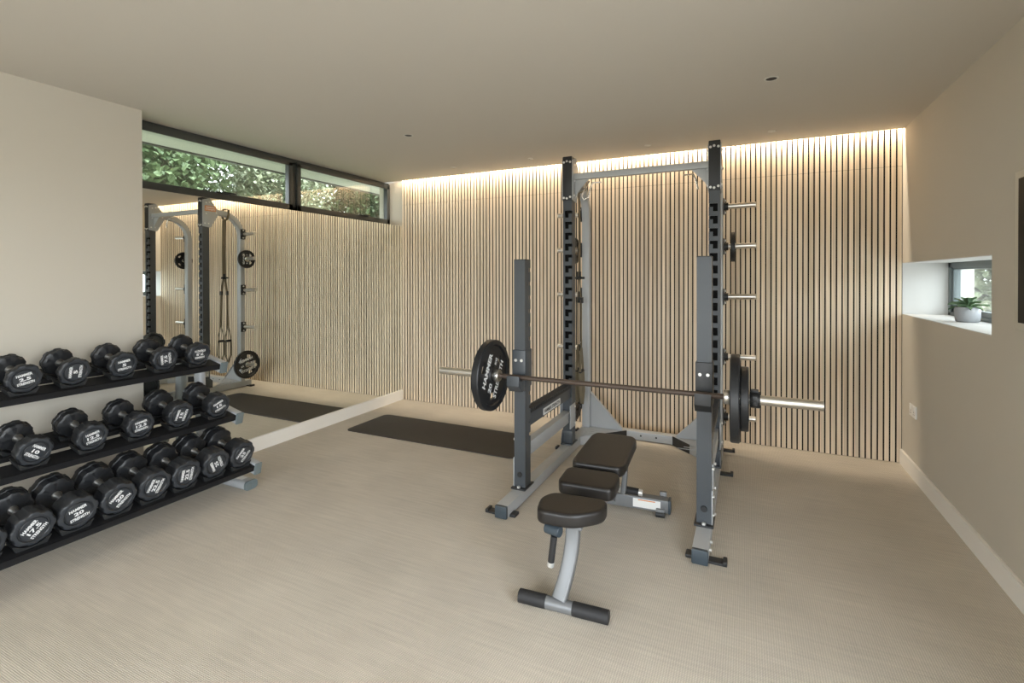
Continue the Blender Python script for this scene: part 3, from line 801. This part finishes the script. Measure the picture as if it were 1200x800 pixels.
MB().box(.17, .27, 1.0078, 1.0085, .078, .084).build('orange_strip', 'orange', rf)
for x, y in ((.30, 1.00), (.31, 1.085), (-.19, 1.00), (-.20, 1.085)):
    MB().cyl((x-.025, y, .018), (x+.025, y, .018), .018, seg=18).build('rubber_foot', 'rubber', bn)
MB().box(.275, .325, .99, 1.012, .014, .05, bev=.004).box(.29, .33, 1.075, 1.10, .014, .12, bev=.004).build('foot_bracket', 'silver_bench', bn)
g = MB().cyl((.075, 1.00, .135), (.175, 1.00, .130), .021, seg=22).build('adjust_handle', 'grip', bn)
MB().cyl((.175, 1.00, .130), (.198, 1.00, .129), .019, seg=22).cyl((.055, 1.00, .136), (.075, 1.00, .135), .024, seg=22).build('handle_cap', 'bolt', g)
# seat lever
g = MB().cyl((-.062, .045, .285), (-.078, .050, .165), .0145, seg=20).build('seat_lever', 'grip', bn)
MB().cyl((-.078, .050, .165), (-.081, .051, .145), .016, seg=20).build('lever_cap', 'bolt', g)
MB().cyl((-.105, .07, .305), (-.035, .05, .305), .024, seg=24).build('lever_pivot', 'cap', bn)
# ------------------------------------------------------------------ dumbbell rack
TILT = math.radians(12.5)
TIERS = {'top': (-3.29, .832), 'mid': (-3.13, .500), 'bot': (-2.95, .188)}   # X of front faces, height of the tray at its front edge
DR = empty('dumbbell_rack', (-3.3, 1.3, 0), 'three-tier dumbbell rack with black trays and silver legs by the left wall', 'dumbbell rack')
DOFF = -Vector((-3.3, 1.3, 0))
def dp(name, mb, mat, parent=None): return mb.build(name, mat, parent or DR, DOFF)
RY0, RY1 = .30, 2.215
for key, (xf, zt) in TIERS.items():
    T = Matrix.Translation((xf, 0, zt)) @ Matrix.Rotation(TILT, 4, 'Y')
    dp('tray', MB().box(-.092, .022, RY0, RY1, -.004, 0, T=T).box(.018, .022, RY0, RY1, -.036, 0, T=T).box(-.094, -.090, RY0, RY1, -.020, 0, T=T), 'tray')
    dp('tray', MB().box(-.33, -.175, RY0, RY1, -.004, 0, T=T).box(-.177, -.173, RY0, RY1, -.026, 0, T=T).box(-.345, -.325, RY0, RY1, -.004, -.0005, T=T), 'tray')
    for ya, yb in ((2.215, 2.262), (.28, .327)):
        dp('side_arm', MB().box(-.30, .026, ya, yb, -.062, .012, T=T, bev=.008), 'silver')
        dp('end_cap', MB().box(.022, .036, ya-.001, yb+.001, -.064, .014, T=T, bev=.006), 'greycap')
for ya in (2.238, .31):
    leg = [(-3.185, ya, .045), (-3.235, ya, .12), (-3.33, ya, .23), (-3.44, ya, .33), (-3.50, ya, .44), (-3.525, ya, .58), (-3.53, ya, .74), (-3.53, ya, .86)]
    dp('leg', MB().sweep(leg, .055, .075, (0,1,0), sq=3), 'silver')
    dp('leg', MB().sweep([(-3.50, ya, .05), (-3.515, ya, .25), (-3.53, ya, .45)], .05, .055, (0,1,0), sq=3), 'silver')
    dp('foot', MB().sweep([(-3.57, ya+.01, .032), (-3.3, ya+.01, .032), (-3.012, ya+.01, .032)], .092, .060, (0,1,0), sq=3.2), 'silver')
    dp('foot_cap', MB().sweep([(-3.016, ya+.01, .032), (-3.004, ya+.01, .032)], .095, .062, (0,1,0), sq=3.2).box(-3.004, -3.001, ya-.028, ya+.004, .012, .05, bev=.001).box(-3.004, -3.001, ya+.014, ya+.046, .012, .05, bev=.001), 'greycap')
dp('foot_label', MB().box(-3.14, -3.07, 2.225, 2.272, .0622, .0632), 'label')

# ------------------------------------------------------------------ dumbbells
def dumbbell_parts(R, hl, kg, rot):
    """handle axis along local X, lowest point on z = 0, front face centre at (0, 0, R)"""
    t = bpy.data.objects.new('dumbbell', None); COL.objects.link(t); t.empty_display_size = .05
    def mod(a, k):
        n = 8; x = abs(((a*n/(2*PI)) % 1) - .5)*2      # shallow notches
        return 1.0 if x > .34 else .942
    def mod2(a, k): return mod(a, k) if k in (2, 3, 4, 5) else 1.0
    gapx = .125
    def head(flip):
        # z axis of lathe -> +X (outer face forward) for front, -X for rear
        if not flip: T = Matrix.Translation((0, 0, R)) @ Matrix.Rotation(PI/2, 4, 'Y') @ Matrix.Rotation(rot, 4, 'Z')
        else: T = Matrix.Translation((-(2*hl+gapx), 0, R)) @ Matrix.Rotation(-PI/2, 4, 'Y') @ Matrix.Rotation(rot, 4, 'Z')
        Ri = R*.955
        prof = [(.0, -hl), (R*.80, -hl), (Ri, -hl+.007), (Ri, -hl*.45), (R, -hl*.45+.003), (R, -.010), (R*.955, -.003), (R*.87, 0), (R*.72, -.0005), (R*.68, -.005), (R*.64, -.0055), (R*.60, -.002), (R*.55, -.0015), (0, -.0015)]
        m = MB(); n0 = 7
        m.lathe(prof, T, 'ureth', seg=72, mod=lambda a, k: (mod(a, k) if 2 <= k <= 6 else 1.0))
        o = m.build('head', 'ureth', t)
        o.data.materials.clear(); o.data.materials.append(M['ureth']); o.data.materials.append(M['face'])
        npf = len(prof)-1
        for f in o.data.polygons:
            # front faces greyer than the sides, ring highlights put into their colour
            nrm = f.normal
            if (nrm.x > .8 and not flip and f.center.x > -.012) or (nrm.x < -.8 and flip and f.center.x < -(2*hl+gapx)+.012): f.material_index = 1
        return o
    h1 = head(False); head(True)
    T = Matrix.Translation((-hl+.004, 0, R)) @ Matrix.Rotation(-PI/2, 4, 'Y')
    g = gapx+.008
    MB().lathe([(.020, 0), (.0205, .012), (.0165, .022), (.0150, .030), (.0158, g*.35), (.0168, g*.5), (.0158, g*.65), (.0150, g-.030), (.0165, g-.022), (.0205, g-.012), (.020, g)], T, seg=24).build('handle', 'steel', t)
    s = R/.085
    kw = {1: .020, 2: .034, 3: .046, 4: .054}[len(kg)]*s
    V, F = text_verts([('HAMMER', .0165*s, .072*s, 0, .0255*s), (kg, .020*s, kw*1.15, 0, 0), ('STRENGTH', .0165*s, .078*s, 0, -.0255*s)])
    A = Matrix.Translation((.0002, 0, R)) @ Matrix(((0,0,1,0),(1,0,0,0),(0,1,0,0),(0,0,0,1))) @ Matrix.Rotation(rot, 4, 'Z')
    MB().add(V, F, A).build('lettering', 'letter', t)
    return t
rad = math.radians
DB = [  # tier, y, kg, R, head length, lettering angle, height correction
 ('top', 1.197, '2.5', .0745, .042, rad(12)), ('top', 1.404, '5', .0745, .047, rad(88)), ('top', 1.636, '5', .0750, .047, rad(8)),
 ('top', 1.864, '7.5', .0755, .055, rad(100)), ('top', 2.076, '7.5', .0755, .055, rad(182)),
 ('mid', 1.176, '10', .0725, .066, rad(-38)), ('mid', 1.410, '12.5', .0735, .074, rad(12)), ('mid', 1.639, '12.5', .0735, .074, rad(8)),
 ('mid', 1.860, '15', .0775, .080, rad(76)), ('mid', 2.100, '15', .0775, .080, rad(24)),
 ('bot', .930, '17.5', .0835, .088, rad(15)), ('bot', 1.100, '17.5', .0835, .088, rad(48)), ('bot', 1.267, '20', .0845, .094, rad(14)), ('bot', 1.441, '20', .0845, .094, rad(46)),
 ('bot', 1.612, '22.5', .0850, .098, rad(68)), ('bot', 1.782, '22.5', .0850, .098, rad(86)), ('bot', 1.958, '25', .0860, .104, rad(114)), ('bot', 2.134, '25', .0860, .104, rad(52)),
]
ORD = {5: ['first', 'second', 'middle', 'fourth', 'last'], 8: ['first', 'second', 'third', 'fourth', 'fifth', 'sixth', 'seventh', 'last']}
TN = {'top': 'top', 'mid': 'middle', 'bot': 'bottom'}
extra = {('top', 0): 'lettering almost level', ('top', 1): 'lettering turned upright', ('top', 2): 'lettering almost level', ('top', 3): 'lettering turned upright', ('top', 4): 'lettering upside down',
         ('mid', 0): 'lettering sloping down', ('mid', 1): 'lettering almost level', ('mid', 2): 'lettering almost level', ('mid', 3): 'lettering turned upright', ('mid', 4): 'lettering sloping up'}
cnt = {}; tot = {'top': 5, 'mid': 5, 'bot': 8}
cache = {}
for tier, y, kg, R, hl, rot in DB:
    i = cnt.get(tier, 0); cnt[tier] = i+1
    xf, zt = TIERS[tier]
    lift = .010
    t = dumbbell_parts(R, hl, kg, rot)
    n = Vector((math.sin(TILT), 0, math.cos(TILT)))
    t.location = Vector((xf, y, zt)) + n*(lift+.0005)
    t.rotation_euler = (0, TILT, 0)
    t['label'] = 'black round-headed %s kg dumbbell, %s from the left on the %s tray' % (kg, ORD[tot[tier]][i], TN[tier])
    if i == tot[tier]-1: t['label'] = 'black round-headed %s kg dumbbell at the right end of the %s tray' % (kg, TN[tier])
    t['category'] = 'dumbbell'; t['group'] = 'dumbbells on the rack'
    # cradles of the rack under both heads
    T = Matrix.Translation((xf, y, zt)) @ Matrix.Rotation(TILT, 4, 'Y')
    for x0, x1 in ((-.095, -.004), (-(2*hl+.125)+.004, -(2*hl+.125)+.07)):
        if x0 < -.327: x0 = -.327
        m = MB(); pts_o = []; pts_i = []
        for k in range(-6, 7):
            a = k/6*rad(46); pts_i.append(((R+.002)*math.sin(a), lift+R-(R+.002)*math.cos(a)))
        ww = (R+.002)*math.sin(rad(46))+.008
        pts = pts_i + [(ww, pts_i[-1][1]), (ww*.8, 0.0005), (-ww*.8, .0005), (-ww, pts_i[0][1])]
        m.prism([(p[0], p[1]) for p in pts], x0, x1, 'x', T=T)
        dp('cradle', m, 'rubber')

# ------------------------------------------------------------------ lights
def area(name, loc, rot, sx, sy, power, col=(1,1,1), portal=False, spread=PI):
    l = bpy.data.lights.new(name, 'AREA'); l.shape = 'RECTANGLE'; l.size = sx; l.size_y = sy
    l.energy = power; l.color = col; l.spread = spread
    o = bpy.data.objects.new(name, l); COL.objects.link(o); o.location = loc; o.rotation_euler = rot
    if portal: l.cycles.is_portal = True
    return o
# LED strip lying in the cove between ceiling edge and slatted wall
led = area('led_strip', ((XL+XR)/2, YC+.012, H+.075), (rad(-40), 0, 0), XR-XL-.02, .012, 68, (1, .84, .65))
led.rotation_euler = (rad(35), 0, 0)
# daylight portals in the openings
area('portal_front', ((FX0+FX1)/2, YF-.1, DZ/2), (rad(90), 0, 0), FX1-FX0, DZ, 1, portal=True)
area('portal_right', (XR+.2, (DY0+DY1)/2, DZ/2), (0, rad(90), 0), DZ, DY1-DY0, 1, portal=True)
area('portal_high', (XW-.08, (YN+4.7)/2, (ZS+H)/2), (0, rad(-90), 0), H-ZS, 4.7-YN, 1, portal=True)
area('portal_niche', (XN+.08, (NY0+NY1)/2, (NZ0+NZ1)/2), (0, rad(90), 0), NZ1-NZ0, NY1-NY0, 1, portal=True)

# world: soft overcast daylight
wd = bpy.data.worlds.new('World'); SC.world = wd; wd.use_nodes = True
nt = wd.node_tree; bg = nt.nodes['Background']
tc = N(nt, 'ShaderNodeTexCoord'); sx = N(nt, 'ShaderNodeSeparateXYZ'); nt.links.new(tc.outputs['Generated'], sx.inputs[0])
rp_ = N(nt, 'ShaderNodeValToRGB')
rp_.color_ramp.elements[0].position = .48; rp_.color_ramp.elements[0].color = (.30, .30, .27, 1)
rp_.color_ramp.elements[1].position = 1; rp_.color_ramp.elements[1].color = (.92, .97, 1, 1)
e_ = rp_.color_ramp.elements.new(.52); e_.color = (.88, .94, 1.0, 1)
mr = N(nt, 'ShaderNodeMapRange'); mr.inputs['From Min'].default_value = -1; mr.inputs['From Max'].default_value = 1
nt.links.new(sx.outputs['Z'], mr.inputs['Value']); nt.links.new(mr.outputs[0], rp_.inputs['Fac'])
nt.links.new(rp_.outputs['Color'], bg.inputs['Color']); bg.inputs['Strength'].default_value = 11.3

# ------------------------------------------------------------------ camera
yaw, pit, rol, f, cy = .4427, -.006, -.0015, 580.67, 328.08
c, s = math.cos(yaw), math.sin(yaw)
R_ = Vector((c, s, 0)); F_ = Vector((-s, c, 0)); U_ = Vector((0, 0, 1))
F2 = F_*math.cos(pit) + U_*math.sin(pit); U2 = U_*math.cos(pit) - F_*math.sin(pit)
R3 = R_*math.cos(rol) + U2*math.sin(rol); U3 = U2*math.cos(rol) - R_*math.sin(rol)
cam = bpy.data.cameras.new('camera'); co = bpy.data.objects.new('camera', cam); COL.objects.link(co)
mw = Matrix((R3, U3, -F2)).transposed().to_4x4(); mw.translation = (0, 0, 1.4228)
co.matrix_world = mw
cam.sensor_width = 36; cam.lens = 36*f/1200; cam.shift_y = -(400-cy)/1200; cam.clip_start = .02
SC.camera = co

vs = SC.view_settings
vs.view_transform = 'Standard'; vs.look = 'None'; vs.gamma = 1; vs.use_curve_mapping = False
vs.exposure = 0
SC.cycles.use_denoising = True
SC.cycles.max_bounces = 10; SC.cycles.diffuse_bounces = 6; SC.cycles.glossy_bounces = 6; SC.cycles.transparent_max_bounces = 12
SC.cycles.sample_clamp_indirect = 6
